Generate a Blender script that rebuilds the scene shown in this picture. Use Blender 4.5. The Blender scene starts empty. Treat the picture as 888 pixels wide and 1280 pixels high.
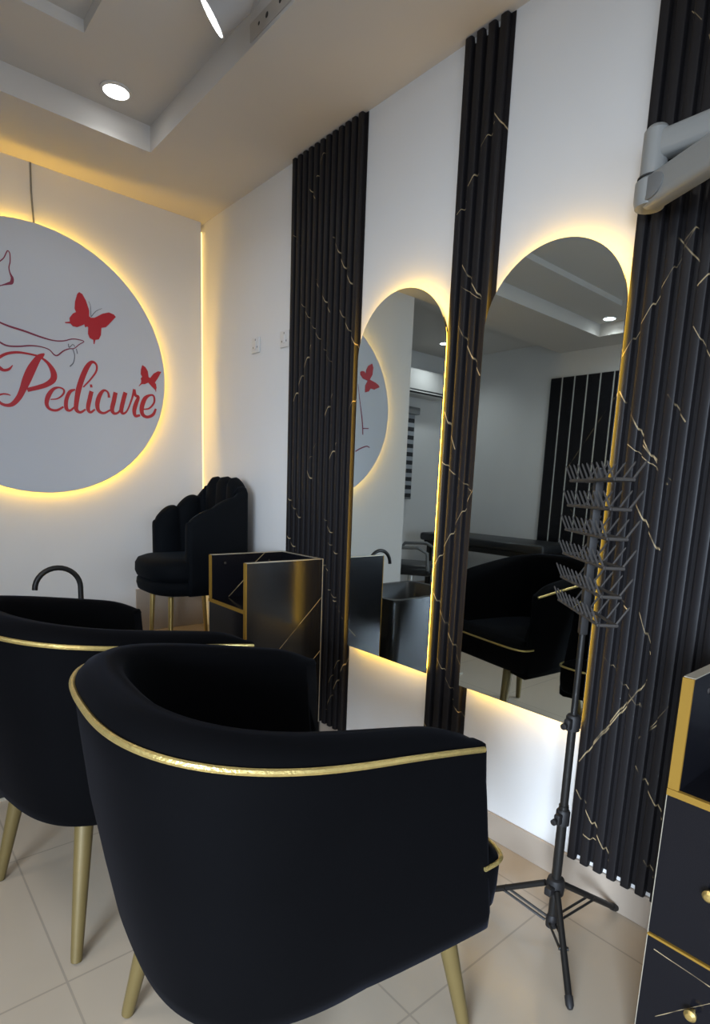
import bpy, bmesh, math
import numpy as np
from mathutils import Vector, Matrix
from mathutils.geometry import tessellate_polygon

S = bpy.context.scene
COL = S.collection
PI = math.pi

# ------------------------------------------------------------------ camera
cam_data = bpy.data.cameras.new('camera')
cam = bpy.data.objects.new('camera', cam_data)
COL.objects.link(cam)
CAM_POS = (-1.6504, -3.4195, 1.2386)
YAW, PITCH, ROLL, FPX, CX, CY = 0.7256, -0.1705, 0.0421, 725.15, 460.13, 734.18
f = Vector((math.sin(YAW) * math.cos(PITCH), math.cos(YAW) * math.cos(PITCH), math.sin(PITCH)))
r = Vector((math.cos(YAW), -math.sin(YAW), 0))
u = r.cross(f)
r2 = math.cos(ROLL) * r + math.sin(ROLL) * u
u2 = -math.sin(ROLL) * r + math.cos(ROLL) * u
cam.matrix_world = Matrix(((r2.x, u2.x, -f.x, CAM_POS[0]), (r2.y, u2.y, -f.y, CAM_POS[1]), (r2.z, u2.z, -f.z, CAM_POS[2]), (0, 0, 0, 1)))
cam_data.sensor_fit = 'VERTICAL'
cam_data.sensor_height = 36.0
cam_data.sensor_width = 24.0
cam_data.lens = 36.0 * FPX / 1280.0
cam_data.shift_x = (444.0 - CX) / 1280.0
cam_data.shift_y = (CY - 640.0) / 1280.0
cam_data.clip_start = 0.02
S.camera = cam

# ------------------------------------------------------------------ world, daylight, exposure
W = bpy.data.worlds.new('world')
S.world = W
W.use_nodes = True
W.node_tree.nodes['Background'].inputs[0].default_value = (0.62, 0.74, 1.0, 1)
W.node_tree.nodes['Background'].inputs[1].default_value = 0.35
DAYLIGHT = 70.0        # through the glazed door in the left wall, behind the camera
DOWNLIGHT = 6.0        # each recessed lamp
LED_DISC, LED_MIRROR, LED_CORNER = 52.0, 18.5, 3.6
S.view_settings.view_transform = 'Standard'
S.view_settings.look = 'None'
S.view_settings.gamma = 1.0
S.view_settings.use_curve_mapping = False
S.view_settings.exposure = 0.12

def light(name, kind, loc, energy, color, size=0.1, size_y=None, aim=None, parent=None, spot=None, spread=None):
    d = bpy.data.lights.new(name, kind)
    d.energy = energy
    d.color = color
    if kind == 'AREA':
        d.shape = 'RECTANGLE' if size_y else 'DISK'
        d.size = size
        if size_y:
            d.size_y = size_y
        if spread:
            d.spread = spread
    else:
        d.shadow_soft_size = size
        if spot:
            d.spot_size, d.spot_blend = spot
    o = bpy.data.objects.new(name, d)
    COL.objects.link(o)
    o.location = loc
    if aim:
        o.rotation_euler = (Vector(aim) - Vector(loc)).to_track_quat('-Z', 'Y').to_euler()
    if parent:
        o.parent = parent
    return o

light('daylight', 'AREA', (-4.16, -4.6, 1.15), DAYLIGHT, (0.70, 0.83, 1.0), 1.4, 1.7, aim=(0, -2.1, -.25), spread=1.15)     # in the doorway of the left wall

light('daylight', 'AREA', (-2.1, -5.53, 1.1), 42.0, (0.68, 0.81, 1.0), 2.6, 1.6, aim=(-2.1, 0, .6))                     # cool soft fill, through a window added behind the camera
for x, y in ((-2.1, -3.4), (-2.1, -1.9)):            # unseen fill lights added in mid recess to lift the walls, above the frame
    light('recess_fill', 'AREA', (x, y, 2.84), 9.0, (1.0, .95, .90), .5)

for y in (-1.6, -3.3):                               # cool fill added along the left of the recess to brighten the left wall
    light('recess_fill', 'AREA', (-3.45, y, 2.80), 7.0, (.84, .93, 1.0), .3)

# ------------------------------------------------------------------ materials
def mat(name, color, rough=0.5, metal=0.0, spec=0.5, sheen=0.0, sheen_tint=(1, 1, 1), coat=0.0, noise=0.0, nscale=6.0, bump=0.0, bscale=60.0, emit=None, estr=0.0, sheen_rough=0.5):
    m = bpy.data.materials.new(name)
    m.use_nodes = True
    nt = m.node_tree
    b = nt.nodes['Principled BSDF']
    b.inputs['Base Color'].default_value = (*color, 1)
    b.inputs['Roughness'].default_value = rough
    b.inputs['Metallic'].default_value = metal
    b.inputs['Specular IOR Level'].default_value = spec
    b.inputs['Sheen Weight'].default_value = sheen
    b.inputs['Sheen Tint'].default_value = (*sheen_tint, 1)
    b.inputs['Sheen Roughness'].default_value = sheen_rough
    b.inputs['Coat Weight'].default_value = coat
    if emit:
        b.inputs['Emission Color'].default_value = (*emit, 1)
        b.inputs['Emission Strength'].default_value = estr
    if noise or bump:
        tc = nt.nodes.new('ShaderNodeTexCoord')
    if noise:
        n = nt.nodes.new('ShaderNodeTexNoise')
        n.inputs['Scale'].default_value = nscale
        n.inputs['Detail'].default_value = 4
        nt.links.new(tc.outputs['Object'], n.inputs['Vector'])
        mx = nt.nodes.new('ShaderNodeMix')
        mx.data_type = 'RGBA'
        mx.inputs[6].default_value = (*[c * (1 - noise) for c in color], 1)
        mx.inputs[7].default_value = (*[min(1, c * (1 + noise)) for c in color], 1)
        nt.links.new(n.outputs['Fac'], mx.inputs[0])
        nt.links.new(mx.outputs[2], b.inputs['Base Color'])
    if bump:
        n2 = nt.nodes.new('ShaderNodeTexNoise')
        n2.inputs['Scale'].default_value = bscale
        n2.inputs['Detail'].default_value = 3
        nt.links.new(tc.outputs['Object'], n2.inputs['Vector'])
        bp = nt.nodes.new('ShaderNodeBump')
        bp.inputs['Strength'].default_value = bump
        bp.inputs['Distance'].default_value = 0.01
        nt.links.new(n2.outputs['Fac'], bp.inputs['Height'])
        nt.links.new(bp.outputs['Normal'], b.inputs['Normal'])
    return m

def veined(name, segs, axes, base=(0.010, 0.009, 0.010), rough=0.45, width=0.0016, vein=(0.33, 0.25, 0.14), spec=0.24):
    """black marble; segs are (a0,b0,a1,b1) gold-white veins in the plane of the two object axes"""
    m = mat(name, base, rough, spec=spec)
    nt = m.node_tree
    N, L = nt.nodes, nt.links
    b = N['Principled BSDF']
    tc = N.new('ShaderNodeTexCoord')
    nz = N.new('ShaderNodeTexNoise'); nz.inputs['Scale'].default_value = 9.0; nz.inputs['Detail'].default_value = 2
    L.new(tc.outputs['Object'], nz.inputs['Vector'])
    sub = N.new('ShaderNodeVectorMath'); sub.operation = 'MULTIPLY_ADD'
    L.new(nz.outputs['Color'], sub.inputs[0]); sub.inputs[1].default_value = (0.004,) * 3; sub.inputs[2].default_value = (-0.002,) * 3
    add = N.new('ShaderNodeVectorMath'); add.operation = 'ADD'
    L.new(tc.outputs['Object'], add.inputs[0]); L.new(sub.outputs[0], add.inputs[1])
    acc = None
    for k, (a0, b0, a1, b1) in enumerate(segs):
        d = Vector((a1 - a0, b1 - b0)); ln = d.length; d.normalize(); n = Vector((-d.y, d.x))
        def vec(v2):
            q = [0.0, 0.0, 0.0]; q[axes[0]] = v2.x; q[axes[1]] = v2.y; return q
        mid = (Vector((a0, b0)) + Vector((a1, b1))) / 2
        res = []
        for v2, tol in ((n, width * (1.0 if k % 3 else 0.6)), (d, ln / 2)):
            dt = N.new('ShaderNodeVectorMath'); dt.operation = 'DOT_PRODUCT'
            L.new(add.outputs[0], dt.inputs[0]); dt.inputs[1].default_value = vec(v2)
            cp = N.new('ShaderNodeMath'); cp.operation = 'COMPARE'
            L.new(dt.outputs['Value'], cp.inputs[0]); cp.inputs[1].default_value = mid.dot(v2); cp.inputs[2].default_value = tol
            res.append(cp)
        mu = N.new('ShaderNodeMath'); mu.operation = 'MULTIPLY'
        L.new(res[0].outputs[0], mu.inputs[0]); L.new(res[1].outputs[0], mu.inputs[1])
        if acc:
            mxm = N.new('ShaderNodeMath'); mxm.operation = 'MAXIMUM'
            L.new(acc.outputs[0], mxm.inputs[0]); L.new(mu.outputs[0], mxm.inputs[1]); acc = mxm
        else:
            acc = mu
    n3 = N.new('ShaderNodeTexNoise'); n3.inputs['Scale'].default_value = 14.0
    L.new(tc.outputs['Object'], n3.inputs['Vector'])
    ramp = N.new('ShaderNodeMapRange'); ramp.inputs[1].default_value = 0.36; ramp.inputs[2].default_value = 0.54
    L.new(n3.outputs['Fac'], ramp.inputs[0])
    fac = N.new('ShaderNodeMath'); fac.operation = 'MULTIPLY'
    if acc:
        L.new(acc.outputs[0], fac.inputs[0])
    else:
        fac.inputs[0].default_value = 0
    L.new(ramp.outputs[0], fac.inputs[1])
    mx = N.new('ShaderNodeMix'); mx.data_type = 'RGBA'
    mx.inputs[6].default_value = (*base, 1); mx.inputs[7].default_value = (*vein, 1)
    L.new(fac.outputs[0], mx.inputs[0]); L.new(mx.outputs[2], b.inputs['Base Color'])
    return m

def emissive(name, color, strength):
    m = bpy.data.materials.new(name)
    m.use_nodes = True
    nt = m.node_tree
    nt.nodes.clear()
    e = nt.nodes.new('ShaderNodeEmission')
    e.inputs[0].default_value = (*color, 1)
    e.inputs[1].default_value = strength
    o = nt.nodes.new('ShaderNodeOutputMaterial')
    nt.links.new(e.outputs[0], o.inputs[0])
    return m

def tile_mat(name, c1, c2, mortar, sx, sy, rough, off=0.0, bias=(0, 0, 0), gap=0.004):
    m = mat(name, c1, rough)
    nt = m.node_tree
    b = nt.nodes['Principled BSDF']
    tc = nt.nodes.new('ShaderNodeTexCoord')
    mp = nt.nodes.new('ShaderNodeMapping'); mp.inputs['Location'].default_value = bias
    br = nt.nodes.new('ShaderNodeTexBrick')
    br.offset = off
    br.inputs['Scale'].default_value = 1
    br.inputs['Brick Width'].default_value = sx
    br.inputs['Row Height'].default_value = sy
    br.inputs['Mortar Size'].default_value = gap
    br.inputs['Mortar Smooth'].default_value = 0.2
    br.inputs['Mortar'].default_value = (*mortar, 1)
    nz = nt.nodes.new('ShaderNodeTexNoise'); nz.inputs['Scale'].default_value = 2.2; nz.inputs['Detail'].default_value = 5
    mx = nt.nodes.new('ShaderNodeMix'); mx.data_type = 'RGBA'
    mx.inputs[6].default_value = (*c1, 1); mx.inputs[7].default_value = (*c2, 1)
    nt.links.new(tc.outputs['Object'], mp.inputs[0]); nt.links.new(mp.outputs[0], br.inputs['Vector'])
    nt.links.new(tc.outputs['Object'], nz.inputs['Vector']); nt.links.new(nz.outputs['Fac'], mx.inputs[0])
    nt.links.new(mx.outputs[2], br.inputs['Color1']); nt.links.new(mx.outputs[2], br.inputs['Color2'])
    nt.links.new(br.outputs['Color'], b.inputs['Base Color'])
    return m

WALL = mat('painted_wall', (0.66, 0.65, 0.63), 0.65, noise=0.02, nscale=3, bump=0.02, bscale=150)
CEIL = mat('painted_ceiling', (0.56, 0.53, 0.49), 0.8, noise=0.02, nscale=3)
FLOOR = tile_mat('floor_tile', (0.385, 0.318, 0.238), (0.43, 0.358, 0.272), (0.305, 0.255, 0.195), 0.6, 0.6, 0.22, bias=(0.15, 0.22, 0), gap=0.003)
SKIRT = mat('skirting_tile', (0.36, 0.30, 0.24), 0.3, noise=0.06, nscale=5)
VELVET = mat('black_velvet', (0.0012, 0.0012, 0.0016), 0.8, spec=0.05, sheen=0.036, sheen_tint=(0.42, 0.46, 0.62), noise=0.35, nscale=5, bump=0.04, bscale=300, sheen_rough=0.35)
VELVET_SHELL = mat('black_teal_velvet', (0.0025, 0.0035, 0.005), 0.8, spec=0.08, sheen=0.035, sheen_tint=(0.30, 0.42, 0.55), noise=0.3, nscale=6, bump=0.04, bscale=300, sheen_rough=0.35)
GOLD = mat('gold_metal', (0.62, 0.45, 0.16), 0.32, 0.85, noise=0.1, nscale=20)
GOLD_LEG = mat('gold_painted_leg', (0.140, 0.100, 0.034), 0.48, 0.25, noise=0.12, nscale=14)
GOLD_CORD = mat('gold_piping', (0.62, 0.47, 0.17), 0.3, 0.8, noise=0.25, nscale=60, bump=0.2, bscale=200)
GOLD_EDGE = mat('gold_edge_band', (0.215, 0.120, 0.016), 0.65, 0.0, spec=0.2)
PALE_EDGE = mat('pale_edge_trim', (0.42, 0.38, 0.30), 0.4, 0.4)
BLACK_METAL = mat('black_metal', (0.012, 0.011, 0.010), 0.42, 0.2, spec=0.35)
BLACK_PLASTIC = mat('black_plastic', (0.012, 0.011, 0.011), 0.55, spec=0.3, noise=0.1, nscale=30)
RACK_GREY = mat('dark_grey_plastic', (0.034, 0.030, 0.027), 0.6, spec=0.3)
MIRROR = mat('mirror_silver', (0.76, 0.84, 0.85), 0.012, 1.0)
GREY_PLASTIC = mat('grey_plastic', (0.24, 0.245, 0.235), 0.4, noise=0.04, nscale=8)
GREY_DARK = mat('darker_grey_plastic', (0.16, 0.165, 0.165), 0.45)
WHITE_PLASTIC = mat('white_plastic', (0.62, 0.60, 0.57), 0.4)
BEIGE_PLASTIC = mat('beige_plate', (0.42, 0.38, 0.33), 0.5)
HOLE = mat('dark_hole', (0.02, 0.02, 0.02), 0.6)
SIGN_WHITE = mat('sign_board_white', (0.50, 0.52, 0.56), 0.35)
SIGN_RED = mat('sign_red', (0.40, 0.012, 0.022), 0.4)
SIGN_PLUM = mat('sign_plum_line', (0.20, 0.018, 0.05), 0.45)
SIGN_GREY = mat('sign_grey_line', (0.12, 0.12, 0.14), 0.5)
STEEL = mat('brushed_strip', (0.75, 0.75, 0.72), 0.3, 0.5)
LEATHER = mat('black_leatherette', (0.012, 0.013, 0.015), 0.4, bump=0.05, bscale=200)
BLIND_DARK = mat('blind_dark_band', (0.02, 0.022, 0.025), 0.8)
BLIND_LIGHT = mat('blind_light_band', (0.30, 0.32, 0.34), 0.8)
WARM = (1.0, 0.57, 0.045)
E_DISC = emissive('warm_led_disc', WARM, LED_DISC)
E_MIRROR = emissive('warm_led_mirror', WARM, LED_MIRROR)
E_CORNER = emissive('warm_led_corner', (1.0, 0.66, 0.2), LED_CORNER)
E_LAMP = emissive('white_lamp', (0.95, 0.98, 1.0), 9.0)
GLASS = bpy.data.materials.new('clear_glass')
GLASS.use_nodes = True
_n = GLASS.node_tree
_n.nodes.clear()
_t = _n.nodes.new('ShaderNodeBsdfTransparent'); _g = _n.nodes.new('ShaderNodeBsdfGlossy'); _g.inputs['Roughness'].default_value = 0.02
_m = _n.nodes.new('ShaderNodeMixShader'); _m.inputs[0].default_value = 0.07; _o = _n.nodes.new('ShaderNodeOutputMaterial')
_n.links.new(_t.outputs[0], _m.inputs[1]); _n.links.new(_g.outputs[0], _m.inputs[2]); _n.links.new(_m.outputs[0], _o.inputs[0])

# ------------------------------------------------------------------ helpers
def link(name, bm, m, parent=None, smooth=True, loc=None, auto=0.6):
    me = bpy.data.meshes.new(name)
    bmesh.ops.recalc_face_normals(bm, faces=bm.faces)
    bm.to_mesh(me)
    bm.free()
    for mm in (m if isinstance(m, (list, tuple)) else [m]):
        me.materials.append(mm)
    o = bpy.data.objects.new(name, me)
    COL.objects.link(o)
    if smooth:
        for p in me.polygons:
            p.use_smooth = True
        try:
            me.set_sharp_from_angle(angle=auto)
        except Exception:
            pass
    if parent:
        o.parent = parent
    if loc:
        o.location = loc
    return o

def tag(o, label, cat, group=None):
    o['label'] = label
    o['category'] = cat
    if group:
        o['group'] = group
    return o

def thing(name, label, cat, loc=(0, 0, 0), rz=0.0, group=None):
    o = bpy.data.objects.new(name, None)
    COL.objects.link(o)
    o.empty_display_size = 0.1
    o.location = loc
    o.rotation_euler = (0, 0, rz)
    return tag(o, label, cat, group)

def structure(o):
    o['kind'] = 'structure'
    return o

def dup(root, label, group, loc=None, rz=None):
    rr = root.copy()
    COL.objects.link(rr)
    rr['label'] = label
    if group:
        rr['group'] = group
    if loc is not None:
        rr.location = loc
    if rz is not None:
        rr.rotation_euler = (0, 0, rz)
    for ch in list(root.children):
        c = ch.copy(); COL.objects.link(c); c.parent = rr
        for g in list(ch.children):
            d = g.copy(); COL.objects.link(d); d.parent = c
    return rr

def box(bm, x0, x1, y0, y1, z0, z1, bevel=0.0, seg=2, mi=0):
    v = [bm.verts.new((x, y, z)) for x in (x0, x1) for y in (y0, y1) for z in (z0, z1)]
    fs = [bm.faces.new([v[i] for i in q]) for q in ((0, 1, 3, 2), (4, 6, 7, 5), (0, 4, 5, 1), (2, 3, 7, 6), (0, 2, 6, 4), (1, 5, 7, 3))]
    for q in fs:
        q.material_index = mi
    if bevel:
        es = list({e for q in fs for e in q.edges})
        bmesh.ops.recalc_face_normals(bm, faces=fs)
        bmesh.ops.bevel(bm, geom=es, offset=bevel, segments=seg, profile=0.5, affect='EDGES')
    return fs

def B(*a, **k):
    bm = bmesh.new()
    box(bm, *a, **k)
    return bm

def loft(bm, rings, closed=True, cap=True, mi=0):
    vs = [[bm.verts.new(p) for p in rg] for rg in rings]
    n = len(rings[0])
    for a, b in zip(vs[:-1], vs[1:]):
        for i in range(n if closed else n - 1):
            j = (i + 1) % n
            q = bm.faces.new((a[i], a[j], b[j], b[i])); q.material_index = mi
    if cap and closed:
        for rg in (vs[0], vs[-1]):
            try:
                q = bm.faces.new(rg); q.material_index = mi
            except ValueError:
                pass
    return vs

def tube(bm, pts, rad, n=12, cap=True, mi=0):
    P = [Vector(p) for p in pts]
    R = rad if isinstance(rad, (list, tuple)) else [rad] * len(P)
    T = []
    for i in range(len(P)):
        t = (P[min(i + 1, len(P) - 1)] - P[max(i - 1, 0)])
        T.append(t.normalized())
    ref = Vector((0, 0, 1)) if abs(T[0].z) < 0.9 else Vector((1, 0, 0))
    a = T[0].cross(ref).normalized()
    rings = []
    for i, p in enumerate(P):
        if i:
            ax = T[i - 1].cross(T[i])
            if ax.length > 1e-6:
                a = Matrix.Rotation(T[i - 1].angle(T[i]), 3, ax.normalized()) @ a
        a = (a - T[i] * a.dot(T[i])).normalized()
        b = T[i].cross(a)
        rings.append([p + R[i] * (math.cos(t) * a + math.sin(t) * b) for t in np.linspace(0, 2 * PI, n, endpoint=False)])
    return loft(bm, rings, True, cap, mi)

def TUBE(*a, **k):
    bm = bmesh.new()
    tube(bm, *a, **k)
    return bm

def lathe(bm, prof, c=(0, 0, 0), axis='Z', n=28, mi=0):
    rings = []
    for rr, h in prof:
        rg = []
        for t in np.linspace(0, 2 * PI, n, endpoint=False):
            a, b = rr * math.cos(t), rr * math.sin(t)
            p = {'Z': (a, b, h), 'Y': (a, h, b), 'X': (h, a, b)}[axis]
            rg.append((c[0] + p[0], c[1] + p[1], c[2] + p[2]))
        rings.append(rg)
    return loft(bm, rings, True, True, mi)

def LATHE(*a, **k):
    bm = bmesh.new()
    lathe(bm, *a, **k)
    return bm

def prism(bm, poly, to3, d0, d1, mi=0):
    """extrude a 2-D outline between depths d0 and d1; to3(a,b,d) gives the 3-D point"""
    loft(bm, [[to3(a, b, d0) for a, b in poly], [to3(a, b, d1) for a, b in poly]], True, False, mi)
    bm.verts.ensure_lookup_table()
    n = len(poly)
    vs = list(bm.verts)[-2 * n:]
    for k in (0, n):
        for tri in tessellate_polygon([[Vector((a, b, 0)) for a, b in poly]]):
            fs = bm.faces.new([vs[k + i] for i in tri]); fs.material_index = mi

def spline(pts, k=6):
    P = [np.array(p, float) for p in pts]
    if len(P) < 3:
        return [P[0] + (P[-1] - P[0]) * t for t in np.linspace(0, 1, k)]
    out = []
    Q = [2 * P[0] - P[1]] + P + [2 * P[-1] - P[-2]]
    for i in range(1, len(Q) - 2):
        p0, p1, p2, p3 = Q[i - 1:i + 3]
        for t in np.linspace(0, 1, k, endpoint=False):
            out.append(0.5 * (2 * p1 + (p2 - p0) * t + (2 * p0 - 5 * p1 + 4 * p2 - p3) * t * t + (3 * p1 - p0 - 3 * p2 + p3) * t ** 3))
    out.append(P[-1])
    return out
LETTERS = [[(-0.8795, 1.8275, 0.0055), (-0.8901, 1.8177, 0.0182), (-0.9084, 1.8006, 0.0263), (-0.9394, 1.7465, 0.0383), (-0.9637, 1.6915, 0.0382), (-0.9834, 1.642, 0.0291), (-1.0025, 1.6021, 0.0246), (-1.0297, 1.5683, 0.02), (-1.0553, 1.5583, 0.0154), (-1.0797, 1.5646, 0.0131), (-1.091, 1.5816, 0.0109), (-1.0859, 1.6006, 0.0087), (-1.069, 1.6097, 0.0079), (-1.0503, 1.6107, 0.007), (-1.0368, 1.607, 0.0035)], [(-0.895, 1.8075, 0.0091), (-0.863, 1.7823, 0.0161), (-0.8423, 1.7428, 0.028), (-0.8461, 1.7087, 0.028), (-0.8767, 1.6804, 0.0232), (-0.9175, 1.6605, 0.0206), (-0.9641, 1.6423, 0.019)], [(-0.9123, 1.8116, 0.009), (-0.9488, 1.8146, 0.0089), (-0.9955, 1.8134, 0.011), (-1.0377, 1.8015, 0.0121), (-1.0674, 1.7828, 0.0129), (-1.0868, 1.7616, 0.0128), (-1.09, 1.7408, 0.015), (-1.0746, 1.7275, 0.0172), (-1.0586, 1.7209, 0.013), (-1.0376, 1.7288, 0.0109), (-1.0207, 1.7497, 0.0035)], [(-0.862, 1.6104, 0.0047), (-0.8297, 1.6184, 0.0066), (-0.8034, 1.6422, 0.0086), (-0.7977, 1.6649, 0.0086), (-0.8181, 1.6742, 0.0076), (-0.846, 1.6631, 0.0141), (-0.8701, 1.6286, 0.021), (-0.881, 1.5888, 0.0187), (-0.8686, 1.5637, 0.0131), (-0.8369, 1.56, 0.0119), (-0.8037, 1.581, 0.0086)], [(-0.7443, 1.6747, 0.008), (-0.77, 1.6596, 0.0159), (-0.7884, 1.6167, 0.0181), (-0.7902, 1.5758, 0.0182), (-0.774, 1.566, 0.0114), (-0.7507, 1.5863, 0.0081)], [(-0.7041, 1.6919, 0.0069), (-0.665, 1.7386, 0.0082), (-0.6374, 1.781, 0.0094), (-0.6351, 1.8137, 0.0106), (-0.6561, 1.8249, 0.0145), (-0.6801, 1.7977, 0.0231), (-0.7049, 1.7444, 0.0259), (-0.7274, 1.677, 0.0259), (-0.7394, 1.617, 0.023), (-0.7427, 1.5755, 0.0202), (-0.7234, 1.5629, 0.0128), (-0.6969, 1.5807, 0.0088)], [(-0.6644, 1.6767, 0.0206), (-0.6746, 1.6369, 0.0211), (-0.6851, 1.5881, 0.02), (-0.6743, 1.5684, 0.013), (-0.6503, 1.5861, 0.0083)], [(-0.671, 1.7024, 0.0152), (-0.6594, 1.704, 0.0153)], [(-0.5765, 1.6553, 0.0133), (-0.5817, 1.6818, 0.0096), (-0.6023, 1.6893, 0.012), (-0.624, 1.6612, 0.0203), (-0.6374, 1.6176, 0.0226), (-0.6327, 1.5821, 0.0179), (-0.6063, 1.5718, 0.0121), (-0.5726, 1.592, 0.0085)], [(-0.5422, 1.6871, 0.0214), (-0.5528, 1.6401, 0.022), (-0.5633, 1.5962, 0.0208), (-0.5518, 1.576, 0.0147), (-0.5268, 1.5881, 0.0099), (-0.5037, 1.6339, 0.0124)], [(-0.4895, 1.6941, 0.0217), (-0.5034, 1.6462, 0.0223), (-0.5141, 1.5988, 0.0211), (-0.5053, 1.5812, 0.0137), (-0.4828, 1.5992, 0.0088), (-0.4558, 1.6645, 0.01), (-0.4417, 1.7172, 0.0138)], [(-0.4417, 1.7172, 0.0138), (-0.4362, 1.6857, 0.0151), (-0.4204, 1.6784, 0.0158), (-0.4341, 1.6423, 0.0222), (-0.4447, 1.6036, 0.0215), (-0.439, 1.576, 0.0165), (-0.4131, 1.582, 0.0115)], [(-0.3928, 1.6158, 0.0064), (-0.3598, 1.626, 0.0091), (-0.3325, 1.6611, 0.0104), (-0.3351, 1.6957, 0.0104), (-0.3582, 1.6958, 0.0116), (-0.3849, 1.6735, 0.0218), (-0.4023, 1.6273, 0.0243), (-0.4, 1.5897, 0.0206), (-0.3741, 1.5767, 0.0156), (-0.3406, 1.5931, 0.0157), (-0.3232, 1.6271, 0.0105)]]
LINE_ART = [[(-1.0534, 2.2027, 0.0048), (-1.0318, 2.2272, 0.0049), (-1.0185, 2.2558, 0.0049), (-1.0122, 2.2638, 0.0049), (-1.0052, 2.2532, 0.0049), (-1.0059, 2.2184, 0.0049), (-1.0121, 2.1915, 0.0049), (-1.0087, 2.1671, 0.0062), (-1.0009, 2.1468, 0.0124), (-1.005, 2.1267, 0.0149), (-1.0173, 2.1192, 0.0111), (-1.0414, 2.107, 0.0049), (-1.0594, 2.0976, 0.0049)], [(-1.0685, 1.9376, 0.0074), (-1.0278, 1.9271, 0.0088), (-0.9618, 1.9173, 0.009), (-0.8937, 1.9038, 0.0079), (-0.8361, 1.8977, 0.006), (-0.7896, 1.9043, 0.0054), (-0.7487, 1.921, 0.0048), (-0.7144, 1.9239, 0.0049), (-0.6925, 1.9189, 0.0042), (-0.7154, 1.9006, 0.0042), (-0.7403, 1.8772, 0.0042), (-0.7643, 1.8708, 0.0048), (-0.7918, 1.8555, 0.0061), (-0.8194, 1.8299, 0.0068), (-0.8359, 1.8305, 0.0061), (-0.8577, 1.8507, 0.0047), (-0.8959, 1.8575, 0.0053), (-0.9402, 1.8542, 0.0065), (-0.9902, 1.8418, 0.007), (-1.0388, 1.8363, 0.0075), (-1.0736, 1.8482, 0.0087)]]
RIBBON = [[(-0.7666, 1.8947, 0.0041), (-0.764, 1.8778, 0.0041), (-0.7463, 1.8949, 0.0035), (-0.7365, 1.8862, 0.0035)], [(-0.7472, 1.8738, 0.0042), (-0.7396, 1.8436, 0.0035), (-0.7466, 1.8072, 0.0042), (-0.7645, 1.7846, 0.0055)], [(-0.73, 1.8769, 0.0035), (-0.7262, 1.8529, 0.0035)]]
FLY_A = [(-0.7066, 2.154), (-0.7159, 2.1429), (-0.7277, 2.1026), (-0.731, 2.071), (-0.7242, 2.0553), (-0.7401, 2.045), (-0.7566, 2.0209), (-0.7556, 1.9971), (-0.7427, 1.9838), (-0.7223, 1.9831), (-0.6943, 1.9992), (-0.6872, 2.0041), (-0.6829, 1.9896), (-0.675, 1.9961), (-0.6688, 1.9938), (-0.6714, 1.9616), (-0.6637, 1.9419), (-0.6443, 1.9349), (-0.6191, 1.9432), (-0.6075, 1.9669), (-0.6041, 2.0032), (-0.5807, 2.0114), (-0.558, 2.0375), (-0.5291, 2.0722), (-0.5383, 2.0824), (-0.5637, 2.0877), (-0.5966, 2.0743), (-0.6367, 2.0461), (-0.6544, 2.0424), (-0.6626, 2.0476), (-0.6615, 2.0758), (-0.6757, 2.1212), (-0.6918, 2.1485)]
FLY_A_TAILS = [[(-0.7778, 1.9939, 0.0054), (-0.7521, 1.9992, 0.0096)], [(-0.6406, 1.9392, 0.01), (-0.6428, 1.916, 0.0043)]]
FLY_A_FEELERS = [[(-0.6528, 2.0462, 0.0042), (-0.6537, 2.0984, 0.0028), (-0.6619, 2.1209, 0.0021)], [(-0.6506, 2.0502, 0.0042), (-0.6284, 2.0794, 0.0035), (-0.5971, 2.1003, 0.0021)]]
FLY_B = [(-0.3949, 1.8513), (-0.4025, 1.8267), (-0.4044, 1.8017), (-0.3964, 1.7893), (-0.405, 1.78), (-0.4021, 1.768), (-0.4057, 1.7489), (-0.3831, 1.7521), (-0.3633, 1.763), (-0.3472, 1.7477), (-0.3244, 1.7288), (-0.3176, 1.7392), (-0.3204, 1.7609), (-0.3269, 1.7682), (-0.3098, 1.7941), (-0.289, 1.8319), (-0.309, 1.8319), (-0.3325, 1.8158), (-0.3528, 1.7896), (-0.3613, 1.7927), (-0.3652, 1.8232), (-0.3777, 1.843)]
FLY_B_TAILS = [[(-0.4024, 1.7524, 0.0076), (-0.4157, 1.7369, 0.0025)], [(-0.3223, 1.7354, 0.0065), (-0.3213, 1.7197, 0.0026)]]
FLY_C = [(-1.3607, 2.1337), (-1.3237, 2.1112), (-1.3059, 2.0795), (-1.3038, 2.0544), (-1.2859, 2.0681), (-1.2633, 2.0663), (-1.2502, 2.0585), (-1.2534, 2.0385), (-1.2772, 2.0174), (-1.3237, 2.0076), (-1.3026, 1.9713), (-1.3029, 1.923), (-1.3393, 1.9345), (-1.3555, 1.9577), (-1.3909, 1.9542), (-1.4431, 1.9783), (-1.4302, 1.9934), (-1.3997, 2.006), (-1.3439, 2.0189), (-1.3675, 2.0558), (-1.3739, 2.1068)]
LINE_C = [[(-1.2344, 1.97, 0.0038), (-1.2571, 1.857, 0.0058), (-1.2794, 1.759, 0.0088), (-1.2925, 1.6842, 0.0099), (-1.2982, 1.6208, 0.008)], [(-1.2958, 1.6658, 0.0079), (-1.3539, 1.6713, 0.006)], [(-1.232, 1.4959, 0.0079), (-1.2802, 1.5208, 0.009), (-1.3375, 1.5406, 0.0081), (-1.371, 1.5344, 0.0051)]]
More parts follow.
